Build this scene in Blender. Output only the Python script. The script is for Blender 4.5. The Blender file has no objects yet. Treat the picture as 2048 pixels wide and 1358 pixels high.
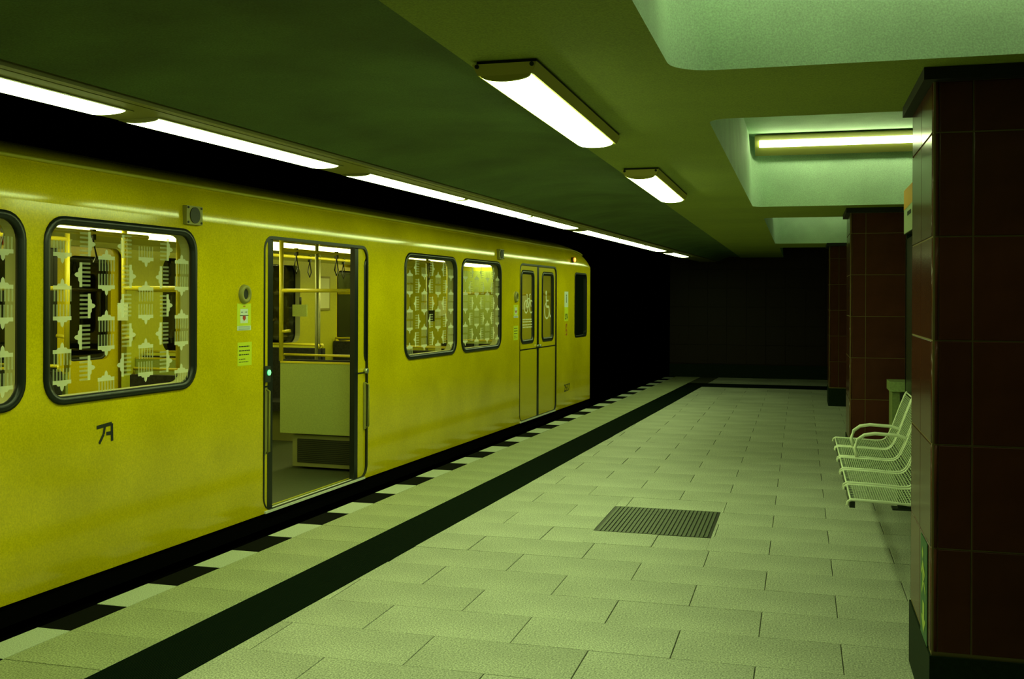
import bpy, math, random
from mathutils import Matrix, Vector
from mathutils.geometry import tessellate_polygon
random.seed(7)
S = bpy.context.scene
COL = S.collection
PI = math.pi

# ------------------------------------------------------------------ camera
cam_d = bpy.data.cameras.new('camera'); cam = bpy.data.objects.new('camera', cam_d); COL.objects.link(cam)
cam_d.sensor_width = 36.0; cam_d.lens = 2089.517 / 2048 * 36
cam_d.shift_x = 0.0; cam_d.shift_y = -(679 - 599.906) / 2048
cam_d.clip_start = 0.05; cam_d.clip_end = 200
cam.matrix_world = Matrix(((0.963857672702715, -0.004274684581125887, 0.2663833963366291, 0),
                           (0.2663850419664006, -0.00019013130083276155, -0.9638666781597169, 0),
                           (0.004170873849056103, 0.9999908454190071, 0.0009554525184077395, 1.55),
                           (0, 0, 0, 1)))
S.camera = cam
# ------------------------------------------------------------------ world / exposure
W = bpy.data.worlds.new('world'); S.world = W; W.use_nodes = True
bg = W.node_tree.nodes['Background']; bg.inputs[0].default_value = (0.9, 1.0, 0.75, 1); bg.inputs[1].default_value = 0.006
S.view_settings.view_transform = 'Standard'; S.view_settings.look = 'None'
S.view_settings.gamma = 1.0; S.view_settings.exposure = 0.0; S.view_settings.use_curve_mapping = False
LAMP_COL = (0.74, 1.0, 0.36); LAMP_PLATFORM = 24.0; LAMP_TRACK = 15.5; LAMP_COFFER = 11.0; COFFER_COL = (0.80, 1.0, 0.47)
TRAIN_LAMP_COL = (0.97, 1.0, 0.30); LAMP_TRAIN = 6.5

# ------------------------------------------------------------------ materials
def mat(name, col, rough=0.6, metal=0.0, noise=0.0, nscale=60.0, spec=0.5, bump=0.0, coat=0.0, nscale2=None, n2=0.0, warm=0.0):
    m = bpy.data.materials.new(name); m.use_nodes = True
    nt = m.node_tree; b = nt.nodes['Principled BSDF']
    b.inputs['Base Color'].default_value = (*col, 1); b.inputs['Roughness'].default_value = rough
    b.inputs['Metallic'].default_value = metal; b.inputs['Specular IOR Level'].default_value = spec
    if coat: b.inputs['Coat Weight'].default_value = coat; b.inputs['Coat Roughness'].default_value = 0.05
    if noise or bump or n2:
        tc = nt.nodes.new('ShaderNodeTexCoord')
        nz = nt.nodes.new('ShaderNodeTexNoise'); nz.inputs['Scale'].default_value = nscale; nz.inputs['Detail'].default_value = 3
        nt.links.new(tc.outputs['Object'], nz.inputs['Vector'])
        last = None
        if noise:
            mr = nt.nodes.new('ShaderNodeMapRange'); mr.inputs['From Min'].default_value = 0.3; mr.inputs['From Max'].default_value = 0.7
            mr.inputs['To Min'].default_value = 1 - noise; mr.inputs['To Max'].default_value = 1 + noise
            nt.links.new(nz.outputs['Fac'], mr.inputs['Value']); last = mr.outputs['Result']
        if n2:
            nz2 = nt.nodes.new('ShaderNodeTexNoise'); nz2.inputs['Scale'].default_value = nscale2; nz2.inputs['Detail'].default_value = 4
            nt.links.new(tc.outputs['Object'], nz2.inputs['Vector'])
            mr2 = nt.nodes.new('ShaderNodeMapRange'); mr2.inputs['From Min'].default_value = 0.3; mr2.inputs['From Max'].default_value = 0.7
            mr2.inputs['To Min'].default_value = 1 - n2; mr2.inputs['To Max'].default_value = 1 + n2
            nt.links.new(nz2.outputs['Fac'], mr2.inputs['Value'])
            if last:
                mu = nt.nodes.new('ShaderNodeMath'); mu.operation = 'MULTIPLY'
                nt.links.new(last, mu.inputs[0]); nt.links.new(mr2.outputs['Result'], mu.inputs[1]); last = mu.outputs[0]
            else: last = mr2.outputs['Result']
        if last:
            vm = nt.nodes.new('ShaderNodeVectorMath'); vm.operation = 'SCALE'; vm.inputs[0].default_value = col
            nt.links.new(last, vm.inputs['Scale']); nt.links.new(vm.outputs[0], b.inputs['Base Color'])
        if bump:
            bp = nt.nodes.new('ShaderNodeBump'); bp.inputs['Strength'].default_value = bump; bp.inputs['Distance'].default_value = 0.002
            nt.links.new(nz.outputs['Fac'], bp.inputs['Height']); nt.links.new(bp.outputs['Normal'], b.inputs['Normal'])
    return m
def dielectric(m, ior):
    m.node_tree.nodes['Principled BSDF'].inputs['IOR'].default_value = ior
    return m
def emit(name, col, st):
    m = bpy.data.materials.new(name); m.use_nodes = True; nt = m.node_tree
    b = nt.nodes['Principled BSDF']; b.inputs['Base Color'].default_value = (0.8, 0.8, 0.8, 1)
    b.inputs['Emission Color'].default_value = (*col, 1); b.inputs['Emission Strength'].default_value = st
    return m
def film_glass(name, tint=(0.93, 0.97, 0.9), refl=0.07):
    m = bpy.data.materials.new(name); m.use_nodes = True; nt = m.node_tree
    for n in list(nt.nodes):
        if n.type != 'OUTPUT_MATERIAL': nt.nodes.remove(n)
    out = nt.nodes['Material Output']
    t = nt.nodes.new('ShaderNodeBsdfTransparent'); t.inputs[0].default_value = (*tint, 1)
    g = nt.nodes.new('ShaderNodeBsdfGlossy'); g.inputs['Roughness'].default_value = 0.01; g.inputs[0].default_value = (1, 1, 1, 1)
    fr = nt.nodes.new('ShaderNodeFresnel'); fr.inputs['IOR'].default_value = 1.5
    mx = nt.nodes.new('ShaderNodeMixShader')
    nt.links.new(fr.outputs[0], mx.inputs[0]); nt.links.new(t.outputs[0], mx.inputs[1]); nt.links.new(g.outputs[0], mx.inputs[2])
    nt.links.new(mx.outputs[0], out.inputs[0]); return m
def translucent(name, col, alpha):
    m = bpy.data.materials.new(name); m.use_nodes = True; nt = m.node_tree
    b = nt.nodes['Principled BSDF']; b.inputs['Base Color'].default_value = (*col, 1); b.inputs['Roughness'].default_value = 0.7
    out = nt.nodes['Material Output']
    tl = nt.nodes.new('ShaderNodeBsdfTranslucent'); tl.inputs[0].default_value = (*col, 1)
    m1 = nt.nodes.new('ShaderNodeMixShader'); m1.inputs[0].default_value = 0.6
    nt.links.new(b.outputs[0], m1.inputs[1]); nt.links.new(tl.outputs[0], m1.inputs[2])
    t = nt.nodes.new('ShaderNodeBsdfTransparent'); mx = nt.nodes.new('ShaderNodeMixShader'); mx.inputs[0].default_value = alpha
    nt.links.new(t.outputs[0], mx.inputs[1]); nt.links.new(m1.outputs[0], mx.inputs[2]); nt.links.new(mx.outputs[0], out.inputs[0])
    return m
M = dict(
    tile=mat('granite_tile', (0.42, 0.44, 0.37), 0.55, noise=0.65, nscale=130, n2=0.18, nscale2=1.3, bump=0.2),
    tile2=mat('granite_tile_b', (0.39, 0.41, 0.34), 0.55, noise=0.65, nscale=130, n2=0.18, nscale2=1.3, bump=0.2),
    edge=mat('edge_tile', (0.34, 0.37, 0.22), 0.55, noise=0.65, nscale=130, n2=0.15, nscale2=2, bump=0.2),
    tooth=mat('light_tooth_tile', (0.50, 0.55, 0.46), 0.5, noise=0.35, nscale=170),
    black=mat('black_stone', (0.003, 0.0035, 0.003), 0.9, spec=0.05),
    joint=mat('dark_joint', (0.05, 0.055, 0.03), 0.9),
    strip=mat('black_rubber_strip', (0.005, 0.011, 0.006), 0.85, noise=0.25, nscale=200, spec=0.2),
    grate=mat('grating_steel', (0.10, 0.12, 0.08), 0.5, 0.3, noise=0.3, nscale=60),
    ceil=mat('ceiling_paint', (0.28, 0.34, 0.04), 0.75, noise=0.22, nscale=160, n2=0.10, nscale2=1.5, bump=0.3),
    soffit=mat('soffit_surface', (0.075, 0.135, 0.035), 0.75, noise=0.25, nscale=150, n2=0.28, nscale2=2.2, bump=0.3),  # darker, greener and blotchier base colour than the flat ceiling
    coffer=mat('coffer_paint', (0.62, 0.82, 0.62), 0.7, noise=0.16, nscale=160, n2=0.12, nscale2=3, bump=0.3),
    red=mat('maroon_glazed_tile', (0.080, 0.025, 0.015), 0.16, noise=0.12, nscale=8, spec=0.5),
    redd=mat('maroon_glazed_tile_b', (0.068, 0.022, 0.014), 0.18, noise=0.12, nscale=8, spec=0.5),
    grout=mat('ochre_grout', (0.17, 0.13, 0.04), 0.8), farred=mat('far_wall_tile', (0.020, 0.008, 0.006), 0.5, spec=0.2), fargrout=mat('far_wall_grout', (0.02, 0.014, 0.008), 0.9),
    plinth=mat('plinth_stone', (0.012, 0.022, 0.012), 0.6, noise=0.2, nscale=60),
    collar=mat('black_collar', (0.006, 0.006, 0.006), 0.7),
    tunnel=mat('tunnel_black', (0.010, 0.010, 0.010), 0.95, spec=0.1),
    yellow=mat('yellow_paint', (0.70, 0.56, 0.003), 0.12, noise=0.14, nscale=130, n2=0.14, nscale2=1.6, spec=0.45),
    yellow_d=mat('yellow_leaf_paint', (0.68, 0.55, 0.004), 0.22, noise=0.07, nscale=90, spec=0.45),
    gutter=mat('gutter_yellow', (0.60, 0.55, 0.03), 0.4),
    rubber=mat('black_rubber', (0.008, 0.012, 0.009), 0.35),
    dark=mat('dark_void', (0.006, 0.007, 0.005), 0.8),
    under=mat('underframe_black', (0.003, 0.003, 0.003), 0.95, spec=0.0),
    lining=mat('cream_yellow_lining', (0.56, 0.56, 0.03), 0.4, noise=0.05, nscale=50),
    reveal=mat('window_reveal', (0.62, 0.66, 0.34), 0.5),
    cream=mat('ceiling_panel_cream', (0.60, 0.60, 0.16), 0.45),
    floorin=mat('carriage_floor', (0.05, 0.065, 0.03), 0.45, noise=0.35, nscale=150),
    partition=mat('partition_laminate', (0.38, 0.46, 0.12), 0.4, noise=0.12, nscale=140),
    heater=mat('heater_frame', (0.24, 0.25, 0.08), 0.5), mesh_dark=mat('heater_mesh', (0.03, 0.035, 0.012), 0.5),
    pole=mat('yellow_pole', (0.72, 0.62, 0.03), 0.3), poled=mat('steel_pole', (0.25, 0.26, 0.12), 0.35, 0.4),
    seat=mat('seat_moquette', (0.02, 0.022, 0.018), 0.9, noise=0.5, nscale=40),
    steel=mat('brushed_steel', (0.55, 0.6, 0.5), 0.3, 0.8), sill=mat('sill_aluminium', (0.9, 0.92, 0.8), 0.3, 0.0),
    bench=mat('bench_rod', (0.85, 0.92, 0.75), 0.35), wire=mat('bench_wire', (0.50, 0.58, 0.40), 0.4), benchf=mat('bench_dark_beam', (0.02, 0.03, 0.02), 0.5),
    lampbody=mat('lamp_housing', (0.24, 0.23, 0.05), 0.55), lampcase=mat('lamp_case', (0.62, 0.56, 0.12), 0.5), screw=mat('dark_screw', (0.01, 0.012, 0.006), 0.5),
    grey=mat('grey_grille', (0.035, 0.038, 0.02), 0.6, noise=0.5, nscale=300), khaki=mat('speaker_case', (0.32, 0.30, 0.05), 0.5),
    stk_y=mat('sticker_lime', (0.70, 0.80, 0.02), 0.5), stk_w=mat('sticker_white', (0.75, 0.85, 0.75), 0.5),
    ink=mat('ink_black', (0.015, 0.02, 0.012), 0.6), inkred=mat('ink_red', (0.5, 0.05, 0.02), 0.6), inkgrey=mat('ink_grey', (0.35, 0.4, 0.38), 0.6),
    orange=mat('orange_print', (0.85, 0.42, 0.06), 0.5), redprint=mat('red_print', (0.45, 0.06, 0.02), 0.5),
    ad_y=mat('advert_pale', (0.75, 0.78, 0.45), 0.5), panel=mat('green_black_panel', (0.010, 0.018, 0.012), 0.3),
    signw=mat('sign_pale', (0.55, 0.62, 0.42), 0.5), bin=mat('bin_metal', (0.26, 0.34, 0.13), 0.45, 0.3, noise=0.15, nscale=60),
    exitg=mat('exit_green', (0.01, 0.10, 0.03), 0.5), exity=mat('exit_lime', (0.38, 0.50, 0.08), 0.5),
    greenlit=emit('green_button_light', (0.02, 1.0, 0.25), 1.5), amber=emit('amber_lamp', (1.0, 0.35, 0.03), 2.0),
    lampP=emit('platform_diffuser', LAMP_COL, LAMP_PLATFORM), lampT=emit('track_diffuser', LAMP_COL, LAMP_TRACK),
    lampC=emit('coffer_diffuser', COFFER_COL, LAMP_COFFER), lampD=emit('dim_coffer_diffuser', COFFER_COL, LAMP_COFFER * 0.4), lampI=emit('carriage_diffuser', TRAIN_LAMP_COL, LAMP_TRAIN),
    glass=film_glass('window_glass'), gate=translucent('gate_film', (0.90, 1.0, 0.85), 0.80), gate2=translucent('gate_film_columns', (0.80, 0.92, 0.65), 0.38),
    gatef=translucent('gate_film_far_dimmed', (0.35, 0.42, 0.25), 0.22), gatef2=translucent('gate_film_far_columns_dimmed', (0.3, 0.36, 0.2), 0.12),  # same film as the near side; weaker lighting put into colour and opacity
    icon=translucent('icon_film', (0.85, 0.95, 0.85), 0.9), rail=mat('rail_steel', (0.15, 0.15, 0.13), 0.4, 0.8),
    cabglass=mat('cab_glass_dark', (0.004, 0.008, 0.006), 0.08), amberback=mat('amber_base', (0.06, 0.03, 0.01), 0.5),
)

for k_ in ('red', 'redd'): dielectric(M[k_], 1.14)
for k_ in ('strip', 'plinth', 'under'): dielectric(M[k_], 1.12)
# ------------------------------------------------------------------ mesh helper
class MB:
    def __init__(s): s.v = []; s.f = []; s.sm = []
    def face(s, pts, smooth=False):
        n = len(s.v); s.v += [tuple(p) for p in pts]; s.f.append(tuple(range(n, n + len(pts)))); s.sm.append(smooth); return s
    def raw(s, vs, fs, smooth=False):
        n = len(s.v); s.v += [tuple(p) for p in vs]
        for f in fs: s.f.append(tuple(n + i for i in f)); s.sm.append(smooth)
        return s
    def box(s, x0, y0, z0, x1, y1, z1):
        vs = [(x0, y0, z0), (x1, y0, z0), (x1, y1, z0), (x0, y1, z0), (x0, y0, z1), (x1, y0, z1), (x1, y1, z1), (x0, y1, z1)]
        return s.raw(vs, [(0, 3, 2, 1), (4, 5, 6, 7), (0, 1, 5, 4), (1, 2, 6, 5), (2, 3, 7, 6), (3, 0, 4, 7)])
    def prism(s, poly, z0, z1, bev=0.0, bottom=True):   # poly: CCW xy
        n = len(poly)
        if bev:
            cx = sum(p[0] for p in poly) / n; cy = sum(p[1] for p in poly) / n
            top = []
            for p in poly:
                dx, dy = cx - p[0], cy - p[1]; L = math.hypot(dx, dy) or 1
                top.append((p[0] + dx / L * bev * 1.41, p[1] + dy / L * bev * 1.41))
            vs = [(x, y, z0) for x, y in poly] + [(x, y, z1 - bev) for x, y in poly] + [(x, y, z1) for x, y in top]
            fs = [tuple(range(2 * n, 3 * n))]
            for i in range(n):
                j = (i + 1) % n; fs += [(i, j, n + j, n + i), (n + i, n + j, 2 * n + j, 2 * n + i)]
        else:
            vs = [(x, y, z0) for x, y in poly] + [(x, y, z1) for x, y in poly]
            fs = [tuple(range(n, 2 * n))]
            for i in range(n):
                j = (i + 1) % n; fs.append((i, j, n + j, n + i))
        if bottom: fs.append(tuple(range(n - 1, -1, -1)))
        return s.raw(vs, fs)
    def tube(s, pts, r, n=8, closed=False, caps=True):
        P = [Vector(p) for p in pts]; m = len(P); rings = []
        up = Vector((0, 0, 1))
        for i, p in enumerate(P):
            a = P[i - 1] if (i > 0 or closed) else p; b = P[(i + 1) % m] if (i < m - 1 or closed) else p
            t = (b - a).normalized()
            ref = up if abs(t.z) < 0.95 else Vector((1, 0, 0))
            x = t.cross(ref).normalized(); y = x.cross(t).normalized()
            rings.append([p + x * (r * math.cos(2 * PI * k / n)) + y * (r * math.sin(2 * PI * k / n)) for k in range(n)])
        # keep frames aligned
        vs = [q for rr_ in rings for q in rr_]; fs = []
        for i in range(m if closed else m - 1):
            i2 = (i + 1) % m
            best = 0; bd = 1e9
            for sft in range(n):
                d = (rings[i][0] - rings[i2][sft]).length
                if d < bd - 1e-6: bd = d; best = sft
            for k in range(n):
                fs.append((i * n + k, i2 * n + (k + best) % n, i2 * n + (k + 1 + best) % n, i * n + (k + 1) % n))
        base = len(s.v); s.raw(vs, fs, True)
        if caps and not closed:
            s.f.append(tuple(base + k for k in range(n))); s.sm.append(False)
            s.f.append(tuple(base + (m - 1) * n + k for k in range(n - 1, -1, -1))); s.sm.append(False)
        return s
    def cyl(s, a, b, r, n=12): return s.tube([a, b], r, n)
    def move(s, d): s.v = [(x + d[0], y + d[1], z + d[2]) for x, y, z in s.v]; return s
    def xf(s, mtx): s.v = [tuple(mtx @ Vector(v)) for v in s.v]; return s
    def obj(s, name, m, parent=None, loc=None):
        me = bpy.data.meshes.new(name); me.from_pydata(s.v, [], s.f); me.update()
        me.polygons.foreach_set('use_smooth', s.sm)
        mats = m if isinstance(m, (list, tuple)) else [m]
        for q in mats: me.materials.append(M[q] if isinstance(q, str) else q)
        o = bpy.data.objects.new(name, me); COL.objects.link(o)
        if parent: o.parent = parent
        if loc: o.location = loc
        return o
def empty(name, loc=(0, 0, 0), rz=0.0, parent=None):
    o = bpy.data.objects.new(name, None); COL.objects.link(o); o.location = loc; o.rotation_euler = (0, 0, rz)
    o.empty_display_size = 0.1
    if parent: o.parent = parent
    return o
def tag(o, label, cat, group=None):
    o['label'] = label; o['category'] = cat
    if group: o['group'] = group
    return o
def struct(o): o['kind'] = 'structure'; return o
def clip(poly, a, b, c):        # keep a*x+b*y+c >= 0
    out = []
    for i in range(len(poly)):
        p, q = poly[i], poly[(i + 1) % len(poly)]
        dp = a * p[0] + b * p[1] + c; dq = a * q[0] + b * q[1] + c
        if dp >= 0: out.append(p)
        if (dp >= 0) != (dq >= 0):
            t = dp / (dp - dq); out.append((p[0] + t * (q[0] - p[0]), p[1] + t * (q[1] - p[1])))
    return out
def area(p): return 0.5 * sum(p[i][0] * p[(i + 1) % len(p)][1] - p[(i + 1) % len(p)][0] * p[i][1] for i in range(len(p)))
def inset(poly, d):
    q = poly
    for i in range(len(poly)):
        a, b = poly[i], poly[(i + 1) % len(poly)]
        L = math.hypot(b[0] - a[0], b[1] - a[1])
        if L < 1e-6: continue
        nx, ny = -(b[1] - a[1]) / L, (b[0] - a[0]) / L
        q = clip(q, nx, ny, -(nx * a[0] + ny * a[1]) - d)
        if len(q) < 3: return []
    return q
def copyobj(o, parent=None, loc=None):
    c = o.copy(); COL.objects.link(c)
    if parent is not None: c.parent = parent
    if loc: c.location = loc
    return c
def copytree(o, parent=None):
    c = copyobj(o, parent)
    for ch in list(o.children): copytree(ch, c)
    return c

TH = 0.04927425          # platform edge / track direction
TT = 0.05777425          # parked train direction
cth, sth = math.cos(TH), math.sin(TH)
def T(u, v): return (u * cth + v * sth, -u * sth + v * cth)     # track frame -> world
def U_of(x, y): return x * cth - y * sth

# ================================================================== SETTING
YB, YE = -3.0, 21.2      # platform back end / far end
# ---- floor
floor = struct(empty('floor'))
bed = MB()
p0 = [T(-3.66, YB), (4.6, YB), (4.6, YE + 0.05), T(-3.66, YE + 1.0)]
p0 = [(p0[0][0], YB), p0[1], p0[2], (-3.66 * cth + (YE) * sth, YE + 0.05)]
bed.prism(p0, -1.15, -0.006)
bed.obj('slab', 'joint', floor)
D = 0.4010; Y0 = 4.1327; WT = 0.7186
a, b = cth, -sth
rows = range(int((YB - Y0) // D), int((YE - Y0) // D) + 1)
g = 0.0022
CR0, CR1 = 18.83, 19.66          # cross strip
indiv = []; stuff = MB()
GR = (-1.335, 6.89, -0.557, 7.77)
def keep_tile(poly, mats_i, hole=True):
    if len(poly) < 3 or abs(area(poly)) < 0.003: return
    cy = sum(p[1] for p in poly) / len(poly); cx = sum(p[0] for p in poly) / len(poly)
    indiv.append((poly, mats_i, cx, cy))
for k in rows:
    ya, yb = Y0 + k * D, Y0 + (k + 1) * D
    off = -1.616 if k % 2 == 0 else -1.975
    for j in range(-3, 9):
        xa = off + j * WT; xb = xa + WT
        cx = (xa + xb) / 2; d = g
        q = [(xa + d * 0.9, ya + d * 0.6), (xb - d * 0.9, ya + d * 0.6), (xb - d * 0.9, yb - d * 0.6), (xa + d * 0.9, yb - d * 0.6)]
        q = clip(q, a, b, 2.618)                       # right of dark strip
        if len(q) < 3: continue
        if ya < CR0 < yb: qs = [clip(q, 0, -1, CR0)]
        elif ya >= CR0 - 1e-6 and yb <= CR1: qs = []
        elif ya < CR1 < yb: qs = [clip(q, 0, 1, -CR1)]
        else: qs = [q]
        if ya < CR1 and yb > CR1 and ya > CR0: pass
        for q in qs:
            q = clip(q, 0, -1, YE) if len(q) > 2 else q
            q = clip(q, -1, 0, 4.58) if len(q) > 2 else q
            if len(q) < 3: continue
            # cut the grating opening out
            x0, y0_, x1, y1_ = GR
            if max(p[0] for p in q) > x0 and min(p[0] for p in q) < x1 and yb > y0_ and ya < y1_:
                pieces = []
                l = clip(q, -1, 0, x0);
                if len(l) > 2: pieces.append(l)
                r = clip(q, 1, 0, -x1)
                if len(r) > 2: pieces.append(r)
                m_ = clip(clip(q, 1, 0, -x0), -1, 0, x1)
                if len(m_) > 2:
                    lo = clip(m_, 0, -1, y0_); hi = clip(m_, 0, 1, -y1_)
                    if len(lo) > 2: pieces.append(lo)
                    if len(hi) > 2: pieces.append(hi)
                for p in pieces: keep_tile(p, 'tile')
            else: keep_tile(q, 'tile')
    # edge tiles, strip rubber, teeth
    def band(u0, u1, gg):
        q = [(-9, ya + gg * 0.6), (9, ya + gg * 0.6), (9, yb - gg * 0.6), (-9, yb - gg * 0.6)]
        q = clip(q, a, b, -u0); q = clip(q, -a, -b, u1); return clip(q, 0, -1, YE)
    q = band(-3.463, -2.977, g)
    if len(q) > 2: indiv.append((q, 'edge', -3, (ya + yb) / 2))
    q = band(-3.642, -3.466, 0.0)
    if len(q) > 2: indiv.append((q, 'tooth' if k % 2 == 1 else 'black', -3.5, (ya + yb) / 2 if k % 2 == 1 else (ya + yb) / 2))
# nearest 300 in front of the lens as single tiles; the rest as one joined part
def rank(t):
    cx, cy = t[2], t[3]
    z = cy * 0.9639 - cx * 0.2664; x = cx * 0.9639 + cy * 0.2664
    if z < 2.2: return 1e6
    px = x / z
    if abs(px) > 0.56 or z < 3.0: return 1e5 + z
    if cx > 0.46 and cy > 4: return 5e4 + z
    return z
order = sorted(indiv, key=rank)
pal = ['tile', 'tile2']
rest = {}
for i, (q, mt, cx, cy) in enumerate(order):
    dz = random.uniform(-0.0012, 0.0012)
    mt2 = random.choice(pal) if mt == 'tile' else mt
    if i < 290 and cy < 16:
        nm = 'edge_tile' if mt == 'edge' else ('edge_marker_tile' if mt in ('tooth', 'black') else 'paving_tile')
        cc = (sum(p[0] for p in q) / len(q), sum(p[1] for p in q) / len(q))
        mb = MB().prism([(p[0] - cc[0], p[1] - cc[1]) for p in q], -0.03, 0.0, 0.0015, bottom=False)
        o = mb.obj(nm, mt2, floor, (cc[0], cc[1], dz))
    else:
        rest.setdefault(mt2, MB()).prism(q, -0.03, dz, 0.0, bottom=False)
for k_, mb in rest.items():
    o = mb.obj('distant_paving', k_, floor); o['kind'] = 'stuff'
# dark ribbed strips
mb = MB()
n_r = 30; w = (2.974 - 2.622)
for i in range(n_r):
    ua = -2.974 + w * i / n_r; ub = ua + w / n_r - 0.003
    A0, B0 = -ua, -ub
    q = [(-9, YB), (9, YB), (9, CR1), (-9, CR1)]
    q = clip(q, a, b, -ua); q = clip(q, -a, -b, ub)
    mb.prism(q, -0.03, 0.0005, 0.0, bottom=False)
mb.obj('guide_strip', 'strip', floor)
mb = MB()
q = [(-9, YB), (9, YB), (9, CR1), (-9, CR1)]; q = clip(q, a, b, 2.976); q = clip(q, -a, -b, -2.62); mb.prism(q, -0.03, -0.002)
q = [(-9, CR0 + 0.004), (4.58, CR0 + 0.004), (4.58, CR1 - 0.004), (-9, CR1 - 0.004)]; q = clip(q, a, b, 2.618); mb.prism(q, -0.03, 0.0)
mb.obj('guide_strip_base', 'strip', floor)

# ---- floor grating (let into the floor)
gt = tag(empty('floor_grating', ((GR[0] + GR[2]) / 2, (GR[1] + GR[3]) / 2, 0)), 'rectangular slatted steel grating let into the pale stone floor', 'grating')
gw, gl = GR[2] - GR[0], GR[3] - GR[1]
mb = MB()
for (x0, y0_, x1, y1_) in ((-gw / 2, -gl / 2, -gw / 2 + 0.02, gl / 2), (gw / 2 - 0.02, -gl / 2, gw / 2, gl / 2), (-gw / 2 + 0.02, -gl / 2, gw / 2 - 0.02, -gl / 2 + 0.012), (-gw / 2 + 0.02, gl / 2 - 0.012, gw / 2 - 0.02, gl / 2)):
    mb.box(x0, y0_, -0.03, x1, y1_, -0.004)
mb.obj('frame', 'screw', gt)
MB().box(-gw / 2, -gl / 2, -0.005, gw / 2, gl / 2, -0.0045).obj('pan', 'screw', gt)
slat = MB().box(-0.0095, -gl / 2 + 0.012, -0.004, 0.0095, gl / 2 - 0.012, 0.001)
s0 = None; ns = 26
for i in range(ns):
    x = -gw / 2 + 0.034 + (gw - 0.068) * i / (ns - 1)
    if s0 is None: s0 = slat.obj('slat', 'grate', gt, (x, 0, 0))
    else: copyobj(s0, gt, (x, 0, 0))

# ---- ceiling: flat slab with coffers, soffit towards the track
ZC = 2.39; ZR = 3.02
ceiling = struct(empty('ceiling'))
def rr(x0, x1, y0, y1, r, n=6):
    pts = []
    for cx, cy, a0 in ((x1 - r, y0 + r, -PI / 2), (x1 - r, y1 - r, 0), (x0 + r, y1 - r, PI / 2), (x0 + r, y0 + r, PI)):
        for i in range(n + 1):
            t = a0 + (PI / 2) * i / n; pts.append((cx + r * math.cos(t), cy + r * math.sin(t)))
    return pts
def plate(outer, holes):
    """flat polygon with holes -> (verts2d, tris)"""
    loops = [[Vector((p[0], p[1], 0)) for p in outer]] + [[Vector((p[0], p[1], 0)) for p in h] for h in holes]
    tris = tessellate_polygon(loops); vs = [p for l in loops for p in l]
    return [(v.x, v.y) for v in vs], tris
coffers = [(-0.46, 2.4, -0.9, 3.88, 0.16), (-0.42, 2.4, 4.93, 9.68, 0.10), (-0.37, 2.4, 11.0, 16.05, 0.10), (-0.33, 2.4, 17.3, 22.0, 0.10)]
XR = -1.15
outer = [(XR, -3.0), (4.6, -3.0), (4.6, 22.3), (XR, 22.3)]
vs, tr = plate(outer, [rr(c[0], c[1], c[2], c[3], c[4]) for c in coffers[:4]])
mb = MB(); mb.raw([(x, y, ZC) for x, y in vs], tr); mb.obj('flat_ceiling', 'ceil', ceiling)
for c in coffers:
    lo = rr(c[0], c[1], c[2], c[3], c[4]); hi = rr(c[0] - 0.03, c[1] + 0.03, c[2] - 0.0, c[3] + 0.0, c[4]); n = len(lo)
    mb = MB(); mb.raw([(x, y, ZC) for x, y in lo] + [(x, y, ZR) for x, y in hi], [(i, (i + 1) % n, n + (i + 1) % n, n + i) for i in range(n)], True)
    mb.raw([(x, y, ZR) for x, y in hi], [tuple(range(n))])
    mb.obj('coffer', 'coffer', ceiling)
# soffit (shallow arch between ridge and lamp rail)
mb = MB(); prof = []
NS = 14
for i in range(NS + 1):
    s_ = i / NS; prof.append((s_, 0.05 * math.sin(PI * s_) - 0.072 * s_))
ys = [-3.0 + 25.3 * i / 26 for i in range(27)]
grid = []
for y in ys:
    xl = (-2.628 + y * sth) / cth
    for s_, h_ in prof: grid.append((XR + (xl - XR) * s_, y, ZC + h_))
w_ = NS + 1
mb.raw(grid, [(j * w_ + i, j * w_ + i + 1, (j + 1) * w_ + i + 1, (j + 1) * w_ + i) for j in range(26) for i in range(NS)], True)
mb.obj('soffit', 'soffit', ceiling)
# slab above everything + beam side to the track
mb = MB(); mb.box(-2.4, -3.0, 3.06, 4.6, 22.3, 3.2); mb.obj('deck', 'tunnel', ceiling)

# ---- lamp rail along the platform edge
rail = struct(empty('trim_1'))
mb = MB()
q = [(-9, -3), (9, -3), (9, 22.3), (-9, 22.3)]
def uband(u0, u1, y0=-3.0, y1=22.3):
    q = [(-9, y0), (9, y0), (9, y1), (-9, y1)]; q = clip(q, a, b, -u0); return clip(q, -a, -b, u1)
mb.prism(uband(-2.995, -2.70), 2.306, 2.36); mb.obj('lamp_rail', 'lampbody', rail)
MB().prism(uband(-3.04, -2.60), 2.36, 3.2).obj('edge_beam', 'tunnel', rail)
MB().prism(uband(-2.70, -2.69), 2.312, 2.36).obj('shadow_gap', 'screw', rail)
MB().prism(uband(-2.69, -2.652), 2.306, 2.36).obj('rail_lip', 'lampbody', rail)

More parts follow.
